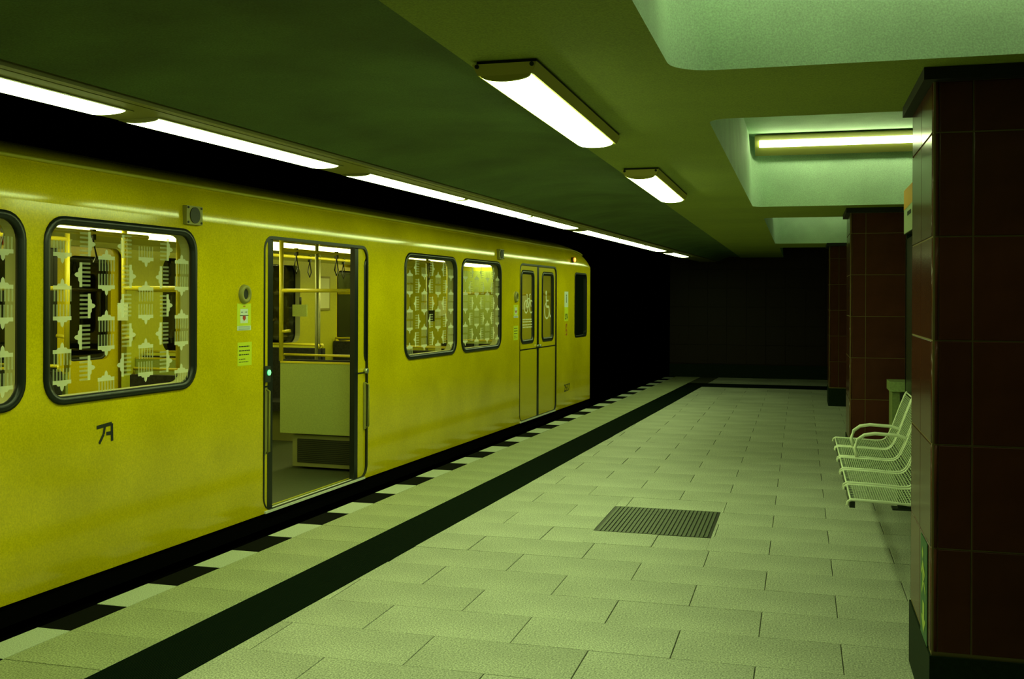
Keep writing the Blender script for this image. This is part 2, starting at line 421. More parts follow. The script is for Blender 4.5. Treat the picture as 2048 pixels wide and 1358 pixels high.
# ---- walls, tunnel
struct(MB().box(-8.6, -6, -1.35, 4.9, 45, -1.15).obj('floor_trackbed', 'tunnel'))
struct(MB().box(-8.8, -6, -1.35, -8.2, 45, 4.2).obj('wall_left', 'tunnel'))
struct(MB().box(4.6, -6, -1.35, 4.9, 22.3, 3.2).obj('wall_right', 'redd'))
struct(MB().box(-8.8, -6.2, -1.35, 4.9, -6, 4.2).obj('wall_back', 'tunnel'))
struct(MB().box(-8.8, -3.2, 3.9, 4.9, 45, 4.1).obj('ceiling_tunnel', 'tunnel'))
struct(MB().box(-8.8, 45, -1.35, 4.9, 45.2, 4.2).obj('wall_tunnel_end', 'tunnel'))
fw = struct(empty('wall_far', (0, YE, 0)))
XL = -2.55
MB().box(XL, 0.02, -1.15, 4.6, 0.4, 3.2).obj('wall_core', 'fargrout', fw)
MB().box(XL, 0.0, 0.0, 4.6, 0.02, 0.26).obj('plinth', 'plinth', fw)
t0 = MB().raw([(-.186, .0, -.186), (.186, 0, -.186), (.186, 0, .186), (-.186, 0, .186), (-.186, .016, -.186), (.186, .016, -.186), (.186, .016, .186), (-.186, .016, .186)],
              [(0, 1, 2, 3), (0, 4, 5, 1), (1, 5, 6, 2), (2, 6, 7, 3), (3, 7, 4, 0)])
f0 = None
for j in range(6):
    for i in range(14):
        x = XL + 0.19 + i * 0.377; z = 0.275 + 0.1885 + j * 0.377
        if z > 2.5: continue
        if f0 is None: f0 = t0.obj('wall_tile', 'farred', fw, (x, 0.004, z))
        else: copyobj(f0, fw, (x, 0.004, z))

# ---- track rails
for i, (u_, nm) in enumerate(((-4.5, 'near'), (-5.93, 'far'))):
    mb = MB().prism(uband(u_ - .035, u_ + .035, -5, 40), -1.15, -1.0)
    tag(mb.obj('running_rail', 'rail'), 'steel running rail of the track nearer the platform edge' if i == 0 else 'steel running rail of the track nearer the tunnel wall', 'rail')

# ================================================================== PILLARS
def pillar(X0, Y, width, depth, label):
    root = tag(empty('pillar', (X0, Y, 0)), label, 'pillar', None)
    t = 0.012; r = 0.022
    MB().box(.0035, .0035, 0.0, width - .0035, depth - .0035, ZC).obj('core', 'grout', root)
    MB().box(-0.004, -0.004, 0.0, width + 0.004, depth + 0.004, 0.262).obj('plinth', 'plinth', root)
    MB().box(-0.035, -0.045, 2.345, width + 0.035, depth + 0.045, ZC - 0.001).obj('collar', 'collar', root)
    zs = [0.2745 + 0.377 * i for i in range(6)] + [2.345]
    gg = 0.005
    def piece(w, h, name, m):   # local: width along x, height z, faces -y
        b_ = 0.0025
        return MB().raw([(0, b_, 0), (w, b_, 0), (w, b_, h), (0, b_, h), (b_, 0, b_), (w - b_, 0, b_), (w - b_, 0, h - b_), (b_, 0, h - b_), (0, t, 0), (w, t, 0), (w, t, h), (0, t, h)],
                        [(4, 5, 6, 7), (0, 1, 5, 4), (1, 2, 6, 5), (2, 3, 7, 6), (3, 0, 4, 7), (8, 9, 1, 0), (9, 10, 2, 1), (10, 11, 3, 2), (11, 8, 0, 3)])
    cache = {}
    def splits(L):
        out = [r]; x = r + 0.115
        if L > 0.9:
            out.append(x)
            while x + 0.377 < L - r - 0.10: x += 0.377; out.append(x)
            out.append(L - r)
        else: out += [L / 2, L - r]
        return out
    for fi, (L, org, rz) in enumerate(((width, (0, 0), 0), (depth, (width, 0), PI / 2), (width, (width, depth), PI), (depth, (0, depth), -PI / 2))):
        sp = splits(L)
        for j in range(6):
            h = zs[j + 1] - zs[j] - gg
            for i in range(len(sp) - 1):
                w = sp[i + 1] - sp[i] - gg; m = random.choice(['red', 'red', 'redd'])
                key = (round(w, 4), round(h, 4), m)
                lx = sp[i] + gg / 2
                px, py = org[0] + lx * math.cos(rz), org[1] + lx * math.sin(rz)
                if key not in cache: o = piece(w, h, 'tile', m).obj('tile', m, root); cache[key] = o
                else: o = copyobj(cache[key], root)
                o.location = (px, py, zs[j] + gg / 2); o.rotation_euler = (0, 0, rz)
            # rounded corner piece
            key = ('c', round(h, 4))
            if key not in cache:
                n = 5; prf = [(r, 0)]; prf = [(r - r * math.sin(PI / 2 * k / n), r - r * math.cos(PI / 2 * k / n)) for k in range(n + 1)] + [(t, r), (t, t), (r, t)]
                prf = prf[::-1]
                o = MB().prism(prf, 0, h).obj('corner_tile', 'red', root); cache[key] = o
                for p_ in o.data.polygons: p_.use_smooth = abs(p_.normal.z) < 0.5 and p_.area < 0.01
            else: o = copyobj(cache[key], root)
            o.location = (org[0], org[1], zs[j] + gg / 2); o.rotation_euler = (0, 0, rz)
    return root
pillar(0.459, 4.06, 1.02, 0.73, 'large dark red tiled pillar nearest the viewer at the right edge')
pillar(0.430, 9.99, 1.02, 0.73, 'dark red tiled pillar behind the wire bench and litter bin')
pillar(0.400, 15.99, 1.02, 0.73, 'farthest dark red tiled pillar, beside the end wall of the platform')

# exit sign plate on nearest pillar's left face
es = tag(empty('escape_route_sign', (0.4585, 4.25, 0.455)), 'narrow green and lime escape sign low on the nearest pillar', 'sign')
MB().box(-0.003, -0.105, -0.19, 0, 0.105, 0.19).obj('backing', 'exitg', es)
mb = MB()
def flatX(mb, x, pts): mb.face([(x, p[0], p[1]) for p in pts])
# running figure (towards the camera side) and arrow below
for pts in ([(.03, .155), (.055, .13), (.03, .105), (.005, .13)], [(.04, .10), (.0, .095), (-.02, .03), (.03, .03)], [(.0, .09), (-.05, .06), (-.045, .045), (.0, .07)],
            [(.04, .09), (.08, .05), (.07, .04), (.03, .07)], [(.03, .03), (.06, -.02), (.045, -.03), (.005, .02)], [(-.02, .03), (-.07, .0), (-.065, -.015), (.0, .02)],
            [(-.03, -.05), (.03, -.05), (.03, -.11), (-.03, -.11)], [(-.07, -.11), (.07, -.11), (.0, -.17)]):
    mb.box(-0.0045, min(p[0] for p in pts), min(p[1] for p in pts), -0.003, max(p[0] for p in pts), max(p[1] for p in pts)) if False else flatX(mb, -0.0042, pts)
mb.obj('pictogram', 'exity', es)

# ================================================================== LAMPS
def lamp_fixture(m):
    """local: x across, y along (1.75), hangs below z=0"""
    L = 1.75; W2 = 0.118
    r = empty('ceiling_lamp')
    hb = 0.100; zb = -0.050
    mb = MB().raw([(-W2, 0, -.012), (W2, 0, -.012), (W2, L, -.012), (-W2, L, -.012), (-hb, .012, zb), (hb, .012, zb), (hb, L - .012, zb), (-hb, L - .012, zb)],
                  [(0, 1, 2, 3), (7, 6, 5, 4), (0, 4, 5, 1), (1, 5, 6, 2), (2, 6, 7, 3), (3, 7, 4, 0)]); mb.obj('housing', 'lampcase', r)
    MB().box(-W2 + .014, 0.01, -0.012, W2 - .004, L - .01, 0.0).obj('mounting_plate', 'screw', r)
    mb = MB(); n = 12; w2 = 0.091; vs = []
    for y in (0.03, L - 0.06):
        for i in range(n + 1):
            t = PI * i / n; vs.append((-w2 * math.cos(t), y, zb - 0.022 * math.sin(t)))
    m1 = n + 1
    mb.raw(vs, [(i, i + 1, m1 + i + 1, m1 + i) for i in range(n)], True); mb.raw(vs, [tuple(range(2 * m1 - 1, m1 - 1, -1))])
    mb.obj('diffuser', m, r)
    mb = MB(); vs = [(x, y, z) for y in (.015, .031) for x, _, z in vs[:m1]]
    mb.raw(vs, [tuple(range(m1)), tuple(range(2 * m1 - 1, m1 - 1, -1))] + [(i, m1 + i, m1 + i + 1, i + 1) for i in range(n)]); mb.obj('end_cap', 'lampcase', r)
    for sx in (-1, 1):
        for y in (0.02, L - 0.02):
            MB().cyl((sx * 0.100, y - (.012 if y < .5 else -.012) , -0.020), (sx * 0.100, y - (.022 if y < .5 else -.022), -0.020), 0.008, 8).obj('screw', 'screw', r)
    return r
def track_fixture(L=1.66):
    r = empty('track_lamp'); n = 10; w2 = 0.090
    MB().box(-0.098, 0, -0.003, 0.108, L, 0.0).obj('housing', 'lampbody', r)
    vs = []
    for y in (0.02, L - 0.03):
        for i in range(n + 1):
            t = PI * i / n; vs.append((-w2 * math.cos(t), y, -0.003 - 0.012 * math.sin(t)))
    m1 = n + 1; mb = MB()
    mb.raw(vs, [(i, i + 1, m1 + i + 1, m1 + i) for i in range(n)], True)
    mb.raw(vs, [tuple(range(2 * m1 - 1, m1 - 1, -1))])
    mb.obj('diffuser', 'lampT', r)
    vs = [(x, y, z) for y in (.010, .021) for x, _, z in vs[:m1]]
    MB().raw(vs, [tuple(range(m1)), tuple(range(2 * m1 - 1, m1 - 1, -1))] + [(i, m1 + i, m1 + i + 1, i + 1) for i in range(n)]).obj('end_cap', 'lampbody', r)
    return r
A = lamp_fixture('lampP')
specs = [((-1.007, 3.525, ZC), 0.0, 'nearer of the two long white ceiling lamps over the platform', A),
         ((-0.990, 6.63, ZC), 0.0, 'farther of the two long white ceiling lamps over the platform', None)]
for loc, rz, lab, o in specs:
    o = o or copytree(A)
    o.location = loc; o.rotation_euler = (0, 0, rz)
    tag(o, lab, 'lamp', 'ceiling lamps over the platform')
def coffer_fixture():
    """local: x along (1.75), face looks -y and down; origin at the middle top"""
    r = empty('coffer_lamp'); L = 1.75
    MB().box(0, -0.02, -0.205, L, 0.0, 0.0).obj('housing', 'lampbody', r)
    MB().box(0.01, 0.0, -0.195, L - 0.01, 0.012, -0.005).obj('mounting_plate', 'screw', r)
    n = 10; vs = []
    for x in (0.04, L - 0.04):
        for i in range(n + 1):
            t = PI * i / n; vs.append((x, -0.02 - 0.035 * math.sin(t), -0.078 + 0.034 * math.cos(t)))
    m1 = n + 1; mb = MB(); mb.raw(vs, [(i, i + 1, m1 + i + 1, m1 + i) for i in range(n)], True); mb.raw(vs, [tuple(range(m1)), tuple(range(2 * m1 - 1, m1 - 1, -1))])
    mb.obj('diffuser', 'lampC', r)
    return r
B = coffer_fixture()
o_list = [((-0.40, 9.50, 3.01), 'white lamp in the coffer beyond the nearest pillar, across the far side'),
          ((-0.40, 3.70, 3.01), 'white lamp inside the deep coffer above the nearest pillar'),
          ((-0.33, 15.87, 3.01), 'white lamp inside the farthest lit ceiling coffer')]
for i, (loc, lab) in enumerate(o_list):
    o = B if i == 0 else copytree(B)
    o.location = loc; o.rotation_euler = (math.radians(40), 0, 0)
    tag(o, lab, 'lamp', 'lamps inside the ceiling coffers')
    if i == 2:      # emission lowered so the far coffer and floor stay dim
        for ch in o.children:
            if ch.name.startswith('diffuser'): ch.data = ch.data.copy(); ch.data.materials[0] = M['lampD']
C0 = track_fixture()
starts = [(1.88, ), (3.70, ), (5.72, ), (7.40, ), (9.08, ), (11.08, ), (12.76, ), (14.44, ), (16.72, )]
names = ['cut by the left picture edge', 'second from the left picture edge', 'third from the left, above the open door', 'fourth from the left',
         'fifth from the left', 'above the far end of the train', 'second beyond the gap by the train end', 'last but one of the row', 'smallest and farthest, last of the row']
for i, (v0,) in enumerate(starts):
    o = C0 if i == 0 else copytree(C0)
    x, y = T(-2.893, v0); o.location = (x, y, 2.3055); o.rotation_euler = (0, 0, -TH)
    tag(o, 'white edge lamp over the train side, ' + names[i], 'lamp', 'lamps in the rail above the platform edge')

# ================================================================== TRAIN
U0 = -3.957; UC = -5.207; WID = 2 * (U0 - UC); V0, V1 = -0.75, 15.32
ctt, stt = math.cos(TT), math.sin(TT)
VC = 7.3
car = tag(empty('subway_car', (UC * ctt + VC * stt, -UC * stt + VC * ctt, 0), -TT), 'yellow underground train car standing at the platform with one door open', 'train')
def tobj(mb, name, m, parent=car):
    return mb.move((-UC, -VC, 0)).obj(name, m, parent)
def rrv(v0, v1, z0, z1, r, n=6): return rr(v0, v1, z0, z1, r, n)
wins = [(-0.05 - 0.0, 0.0)]
wins = [(2.86, 4.133), (4.255, 5.53), (8.62, 9.895), (10.02, 11.26)]
WZ0, WZ1, WR = 0.99, 1.972, 0.14
doors = [(0.70, 2.31), (6.30, 7.90), (11.94, 13.52)]
cab = (14.43, 15.12, 1.0, 1.935)
ZT = 2.03
FWS, FDS = -0.28, -0.10
wins_of = lambda s_: wins if s_ == 1 else [(a_ + FWS, b_ + FWS) for a_, b_ in wins]
doors_of = lambda s_: doors if s_ == 1 else [(a_ + FDS, b_ + FDS) for a_, b_ in doors]
def side(u, inward, m, name, with_cab=True, zbot=0.05, holes_in=0.0, s_=1):
    out = [(V0, zbot), (V1, zbot), (V1, ZT), (V0, ZT)]
    h = [rrv(a_ + .006 + holes_in, b_ - .006 - holes_in, WZ0 + .006 + holes_in, WZ1 - .006 - holes_in, WR - holes_in) for a_, b_ in wins_of(s_)]
    h += [rrv(a_, b_, 0.065, 1.985, 0.10) for a_, b_ in doors_of(s_)]
    if with_cab: h.append(rrv(cab[0], cab[1], cab[2], cab[3], 0.08))
    vs, tr_ = plate(out, h)
    return MB().raw([(u, v, z) for v, z in vs], tr_)
PROF = [(0, 2.03), (.0008, 2.05), (.003, 2.08), (.0065, 2.11), (.012, 2.14), (.020, 2.17), (.031, 2.20), (.046, 2.228), (.066, 2.255),
        (.10, 2.285), (.16, 2.315), (.30, 2.36), (.55, 2.41), (.90, 2.44), (1.25, 2.45)]
full = [(U0 - d, z) for d, z in PROF] + [(2 * UC - (U0 - d), z) for d, z in PROF[::-1][1:]]
for s_, nm in ((1, 'body_side'), (-1, 'far_body_side')):
    u = U0 if s_ == 1 else 2 * UC - U0
    o = tobj(side(u, 0, 'yellow', nm, s_=s_), nm, 'yellow')
    il = tobj(side(u - s_ * 0.085, 0, 'lining', nm, False, 0.06, 0.035, s_), 'interior_lining', 'lining')
    # reveals
    for (a_, b_) in wins_of(s_):
        lo = rrv(a_ + .03, b_ - .03, WZ0 + .03, WZ1 - .03, WR - .03, 6); hi = rrv(a_ + .041, b_ - .041, WZ0 + .041, WZ1 - .041, WR - .041, 6); n = len(lo)
        mb = MB().raw([(u - s_ * .010, v, z) for v, z in lo] + [(u - s_ * .085, v, z) for v, z in hi], [(i, (i + 1) % n, n + (i + 1) % n, n + i) for i in range(n)])
        tobj(mb, 'window_reveal', 'reveal')
# roof shell with a rounded-down front
mb = MB(); ZK = lambda v: 1.0 if v <= 14.3 else max(0.0, 1 - ((v - 14.3) / 1.02) ** 2.4) ** (1 / 2.4)
vsn = [V0, 14.3, 14.5, 14.7, 14.9, 15.02, 15.12, 15.2, 15.26, 15.3, 15.32]
np_ = len(full); vs = []
for v in vsn:
    k = ZK(v)
    for u, z in full: vs.append((u, v, ZT + (z - ZT) * k))
mb.raw(vs, [(j * np_ + i, j * np_ + i + 1, (j + 1) * np_ + i + 1, (j + 1) * np_ + i) for j in range(len(vsn) - 1) for i in range(np_ - 1)], True)
mb.raw(vs[:np_], [tuple(range(np_))])
tobj(mb, 'roof', 'yellow')
for s_ in (1, -1):
    u = (U0 - .058) if s_ == 1 else 2 * UC - (U0 - .058)
    zz = lambda v: ZT + (2.252 - ZT) * ZK(v)
    mb = MB().tube([(u + s_ * .008, v, zz(v)) for v in (V0, 14.3, 14.5, 14.7, 14.9, 15.02)], 0.011, 8); tobj(mb, 'rain_gutter', 'gutter')
# ends
def endface(v, name, front):
    pts = [(U0, 0.05), (U0, ZT)] + ([] if front else []) + [(2 * UC - U0, ZT), (2 * UC - U0, 0.05)]
    return pts
vs, tr_ = plate([(2 * UC - U0, 0.05), (U0, 0.05), (U0, ZT), (2 * UC - U0, ZT)], [rr(UC - 1.0, UC + 1.0, 1.0, 1.93, 0.12)])
tobj(MB().raw([(u, V1, z) for u, z in vs], tr_), 'front_end', 'yellow')
wsn = tobj(MB().raw([(u, V1 - .01, z) for u, z in rr(UC - 1.01, UC + 1.01, .99, 1.94, .12)], [tuple(range(28))]), 'windscreen', 'cabglass')
tobj(MB().box(2 * UC - U0, V0 - .02, 0.05, U0, V0, ZT), 'rear_end', 'yellow')
for du in (-.85, .85): tobj(MB().cyl((UC + du, V1, 0.45), (UC + du, V1 + .03, 0.45), 0.09, 16), 'headlight', 'sill')
# underframe & floor
tobj(MB().box(2 * UC - U0 + .10, V0, -0.75, U0 - 0.10, V1 - .1, -0.06), 'underframe', 'under')
tobj(MB().box(2 * UC - U0 + .01, V0, -0.06, U0 - 0.012, V1 - .01, 0.052), 'floor_pan', 'under')
tobj(MB().box(2 * UC - U0 + .09, V0, 0.052, U0 - .05, 14.1, 0.062), 'floor_covering', 'floorin')
for (a_, b_) in doors:
    tobj(MB().box(U0 - .05, a_ + .02, 0.050, U0 + .012, b_ - .06, 0.066), 'door_sill', 'sill')
    tobj(MB().box(U0 - .085, a_ + .02, 0.062, U0 - .075, b_ - .06, 0.068), 'threshold_strip', 'gutter')
# cab side window pane and cab bulkhead
for s_ in (1, -1):
    u = U0 if s_ == 1 else 2 * UC - U0
    w_ = tobj(MB().raw([(u - s_ * .02, v, z) for v, z in rrv(cab[0] - .005, cab[1] + .005, cab[2] - .005, cab[3] + .005, .08)], [tuple(range(28))]), 'cab_window', 'cabglass')
    lo = rrv(cab[0], cab[1], cab[2], cab[3], .08); hi = rrv(cab[0] + .025, cab[1] - .025, cab[2] + .025, cab[3] - .025, .06)
    mb = MB().raw([(u + s_ * .004, v, z) for v, z in lo] + [(u + s_ * .004, v, z) for v, z in hi] + [(u - s_ * .02, v, z) for v, z in hi],
                  [(i, (i + 1) % 28, 28 + (i + 1) % 28, 28 + i) for i in range(28)] + [(28 + i, 28 + (i + 1) % 28, 56 + (i + 1) % 28, 56 + i) for i in range(28)])
    mb.move((-UC, -VC, 0)).obj('window_rubber', 'rubber', w_)
tobj(MB().box(2 * UC - U0 + .09, 14.1, 0.06, U0 - .09, 14.14, 2.1), 'cab_bulkhead', 'lining')
# windows : rubber ring > pane, film
def ring_mesh(u, s_, v0, v1, z0, z1, r, w, out=0.012, deep=0.02):
    lo = rrv(v0, v1, z0, z1, r); mid = rrv(v0 + w * .5, v1 - w * .5, z0 + w * .5, z1 - w * .5, max(.01, r - w * .5)); hi = rrv(v0 + w, v1 - w, z0 + w, z1 - w, max(.01, r - w)); n = len(lo)
    L = [[(u - s_ * .002, v, z) for v, z in lo], [(u + s_ * out * .8, v, z) for v, z in lo], [(u + s_ * out, v, z) for v, z in mid], [(u + s_ * out * .5, v, z) for v, z in hi], [(u - s_ * deep, v, z) for v, z in hi]]
    fs = []
    for k in range(4):
        for i in range(n): fs.append((k * n + i, k * n + (i + 1) % n, (k + 1) * n + (i + 1) % n, (k + 1) * n + i))
    return MB().raw([p for l in L for p in l], fs, True)
def gate_mesh():
    """one printed city-gate motif in the y-z plane; crown points up"""
    P = lambda x, y: (0, x, y)
    W_ = 0.066; me = MB()
    for f in ([P(-W_, .0), P(W_, .0), P(W_, .020), P(-W_, .020)], [P(-.040, .020), P(.040, .020), P(.030, .030), P(-.030, .030)],
              [P(-.014, .030), P(.014, .030), P(.010, .048), P(-.010, .048)], [P(-.010, .048), P(.010, .048), P(0, .058)]): me.face(f)
    ns_ = len(me.f)
    for k in range(6):
        x = -W_ + .005 + k * (2 * W_ - .016) / 5
        me.face([P(x, -.062), P(x + .011, -.062), P(x + .011, 0), P(x, 0)])
    return me, ns_
GM, GN = gate_mesh(); gate_src = {}
def film(u, a_, b_, parent, phase=0, far=False):
    z_lo, z_hi = WZ0 + .04, WZ1 - .04; p = 0.333; hv = 0.1665; spots = []
    nc = int((b_ - a_) / hv) + 1
    def ok(v, z): return a_ + .05 < v < b_ - .05 and z_lo + .02 < z < z_hi - .02
    for c in range(nc + 1):
        v = a_ + .14 + c * hv
        if c % 2 == 0:
            sh = 0.0 if (c // 2 + phase) % 2 == 0 else p / 2
            for k in range(-1, 5):
                z = z_lo + .06 + sh + k * p
                if ok(v, z): spots.append((v, z, 0))
                if ok(v, z - .140): spots.append((v, z - .140, PI))
        else:
            for k in range(0, 7):
                z = z_lo + .14 + k * p / 2 - p / 2
                right = (k + c // 2 + phase) % 2 == 0
                vv = v + (.022 if right else -.022)
                if ok(vv, z): spots.append((vv, z, -PI / 2 if right else PI / 2))
    for (v, z, an) in spots:
        if far not in gate_src:
            o = MB(); o.v, o.f, o.sm = GM.v, GM.f, GM.sm
            o = o.obj('gate_print', ['gatef', 'gatef2'] if far else ['gate', 'gate2'], parent)
            for p_ in o.data.polygons: p_.material_index = 0 if p_.index < GN else 1
            gate_src[far] = o
        else: o = copyobj(gate_src[far], parent)
        o.location = (u + .0015 - UC, v - VC, z); o.rotation_euler = (an, 0, 0)
for s_ in (1, -1):
    u = U0 if s_ == 1 else 2 * UC - U0
    for wi, (a_, b_) in enumerate(wins_of(s_)):
        wobj = tobj(ring_mesh(u, s_, a_, b_, WZ0, WZ1, WR, .042), 'window', 'rubber')
        pane = MB().raw([(u - s_ * .008, v, z) for v, z in rrv(a_ + .03, b_ - .03, WZ0 + .03, WZ1 - .03, WR - .03)], [tuple(range(28))])
        pane.move((-UC, -VC, 0)).obj('pane', 'glass', wobj)
        film(u - s_ * .008, a_, b_, wobj, wi, s_ == -1)

# door leaves ------------------------------------------------------------
def disc(mb, u, cv, cz, r, n=16): mb.face([(u, cv + r * math.cos(2 * PI * i / n), cz + r * math.sin(2 * PI * i / n)) for i in range(n)])
def ringf(mb, u, cv, cz, r, w, n=20, a0=0, a1=2 * PI):
    for i in range(n):
        t0_, t1_ = a0 + (a1 - a0) * i / n, a0 + (a1 - a0) * (i + 1) / n
        mb.face([(u, cv + (r - w) * math.cos(t0_), cz + (r - w) * math.sin(t0_)), (u, cv + r * math.cos(t0_), cz + r * math.sin(t0_)), (u, cv + r * math.cos(t1_), cz + r * math.sin(t1_)), (u, cv + (r - w) * math.cos(t1_), cz + (r - w) * math.sin(t1_))])
def stroke(mb, u, pts, w):
    for (a_, b_) in zip(pts, pts[1:]):
        dx, dy = b_[0] - a_[0], b_[1] - a_[1]; L = math.hypot(dx, dy); nx, ny = -dy / L * w / 2, dx / L * w / 2
        mb.face([(u, a_[0] + nx, a_[1] + ny), (u, a_[0] - nx, a_[1] - ny), (u, b_[0] - nx, b_[1] - ny), (u, b_[0] + nx, b_[1] + ny)])
def leaf(edge, dirn, s_, seal=0.042):
    """edge: v of the leading edge; dirn +1 if the leaf body extends to +v"""
    u = (U0 if s_ == 1 else 2 * UC - U0) - s_ * 0.014
    th_ = 0.035; Wd = 0.80
    va, vb = (edge, edge + Wd) if dirn > 0 else (edge - Wd, edge)
    wa, wb = (edge + .16, edge + .16 + .54) if dirn > 0 else (edge - .16 - .54, edge - .16)
    z0, z1 = 0.07, 2.02
    hole = rrv(wa, wb, 1.00, 1.905, .09)
    vs, tr_ = plate([(va, z0), (vb, z0), (vb, z1), (va, z1)], [hole])
    mb = MB().raw([(u, v, z) for v, z in vs], tr_); mb.raw([(u - s_ * th_, v, z) for v, z in vs], tr_)
    n = len(hole); mb.raw([(u, v, z) for v, z in hole] + [(u - s_ * th_, v, z) for v, z in hole], [(i, (i + 1) % n, n + (i + 1) % n, n + i) for i in range(n)])
    lf = tobj(mb, 'door_leaf', 'yellow_d')
    P_ = lambda m_, nm, mt: m_.move((-UC, -VC, 0)).obj(nm, mt, lf)
    P_(ring_mesh(u, s_, wa, wb, 1.00, 1.905, .09, .050, .008, .02), 'window_rubber', 'rubber')
    P_(MB().raw([(u - s_ * .012, v, z) for v, z in rrv(wa + .03, wb - .03, 1.03, 1.875, .06)], [tuple(range(28))]), 'pane', 'glass')
    e0, e1 = (edge - .005, edge + seal) if dirn > 0 else (edge - seal, edge + .005)
    P_(MB().box(min(u, u - s_ * (th_ + .004)) - .002, e0, z0, max(u, u - s_ * (th_ + .004)) + .002, e1, z1), 'rubber_seal', 'rubber')
    P_(MB().box(min(u, u + s_ * .004), va + .03, 0.925, max(u, u + s_ * .004), vb - .03, 0.937), 'trim_bar', 'rubber')
    return lf, u
def grip(lf, u, s_, v, z0, z1):
    mb = MB().box(u, v - .022, z0 - .01, u + .010, v + .022, z1 + .01); mb.move((-UC, -VC, 0)).obj('grip_plate', 'khaki', lf)
    mb = MB().tube([(u + .008, v + .012, z0), (u + .032, v + .012, z0 + .01), (u + .032, v + .012, z1 - .01), (u + .008, v + .012, z1)], .008, 8); mb.move((-UC, -VC, 0)).obj('handle', 'khaki', lf)
# open door
l1, ul = leaf(6.435, -1, 1, .06)
grip(l1, ul + .002, 1, 6.335, 0.47, 0.91)
MB().box(ul, 6.30, 0.965, ul + .03, 6.372, 1.075).move((-UC, -VC, 0)).obj('button_case', 'ink', l1)
mb = MB().cyl((ul + .03, 6.345, 1.03), (ul + .036, 6.345, 1.03), .020, 14).move((-UC, -VC, 0)); mb.obj('lit_button', 'greenlit', l1)
l2, ul = leaf(7.690, 1, 1, .055)
grip(l2, ul + .002, 1, 7.865, 0.47, 0.84)
MB().cyl((ul, 7.87, .945), (ul + .03, 7.87, .945), .022, 12).move((-UC, -VC, 0)).obj('button', 'steel', l2)
# closed doors
for s_, dd in ((1, (doors[0], doors[2])), (-1, doors_of(-1))):
    for (a_, b_) in dd:
        cv = (a_ + b_) / 2 - (0.01 if a_ > 10 else 0)
        for di in (-1, 1):
            lf, u = leaf(cv, di, s_)
            MB().cyl((u, cv + di * .05, .955), (u + s_ * .03, cv + di * .05, .955), .016, 10).move((-UC, -VC, 0)).obj('button', 'steel', lf)
            if s_ == 1 and a_ > 10:
                mb = MB(); ic = u - .0105
                if di == -1:      # bicycle pictogram
                    c1, c2, zb = 12.27, 12.45, 1.455
                    ringf(mb, ic, c1, zb, .085, .018); ringf(mb, ic, c2 + .02, zb, .085, .018)
                    stroke(mb, ic, [(c1, zb), (c1 + .06, zb + .10), (c2 - .04, zb + .10), (c2 + .02, zb)], .018); stroke(mb, ic, [(c1 + .06, zb + .10), (c1 + .09, zb - .005), (c2 - .04, zb + .10)], .018)
                    stroke(mb, ic, [(c1, zb), (c1 + .09, zb - .005)], .016); stroke(mb, ic, [(c1 + .06, zb + .10), (c1 + .05, zb + .15), (c1 + .01, zb + .15)], .016); stroke(mb, ic, [(c2 - .04, zb + .10), (c2 - .05, zb + .15), (c2 + .0, zb + .155)], .016)
                    for k, zt in enumerate((1.29, 1.262, 1.225, 1.195)):
                        x = 12.13
                        while x < 12.5:
                            w2 = random.uniform(.03, .07); mb.face([(ic, x, zt), (ic, x + w2, zt), (ic, x + w2, zt + .014), (ic, x, zt + .014)]); x += w2 + .012
                else:             # wheelchair pictogram
                    v_, z_ = 13.10, 1.42
                    disc(mb, ic, v_ + .02, z_ + .21, .032)
                    stroke(mb, ic, [(v_ + .015, z_ + .175), (v_ + .03, z_ + .03), (v_ + .14, z_ + .03), (v_ + .19, z_ - .10), (v_ + .23, z_ - .09)], .032)
                    stroke(mb, ic, [(v_ + .02, z_ + .11), (v_ + .12, z_ + .11)], .022)
                    ringf(mb, ic, v_ + .05, z_ - .02, .115, .022, 18, PI * .62, PI * 1.93)
                mb.move((-UC, -VC, 0)).obj('pictogram', 'icon', lf)
# rubber jamb round each opening on the platform side
for (a_, b_) in doors:
    lo = rrv(a_, b_, 0.065, 1.985, .10); hi = rrv(a_ + .018, b_ - .018, 0.072, 1.962, .085); n = len(lo)
    mb = MB().raw([(U0 + .003, v, z) for v, z in lo] + [(U0 + .003, v, z) for v, z in hi] + [(U0 - .014, v, z) for v, z in hi],
                  [(i, (i + 1) % n, n + (i + 1) % n, n + i) for i in range(n)] + [(n + i, n + (i + 1) % n, 2 * n + (i + 1) % n, 2 * n + i) for i in range(n)])
    tobj(mb, 'door_jamb', 'rubber')
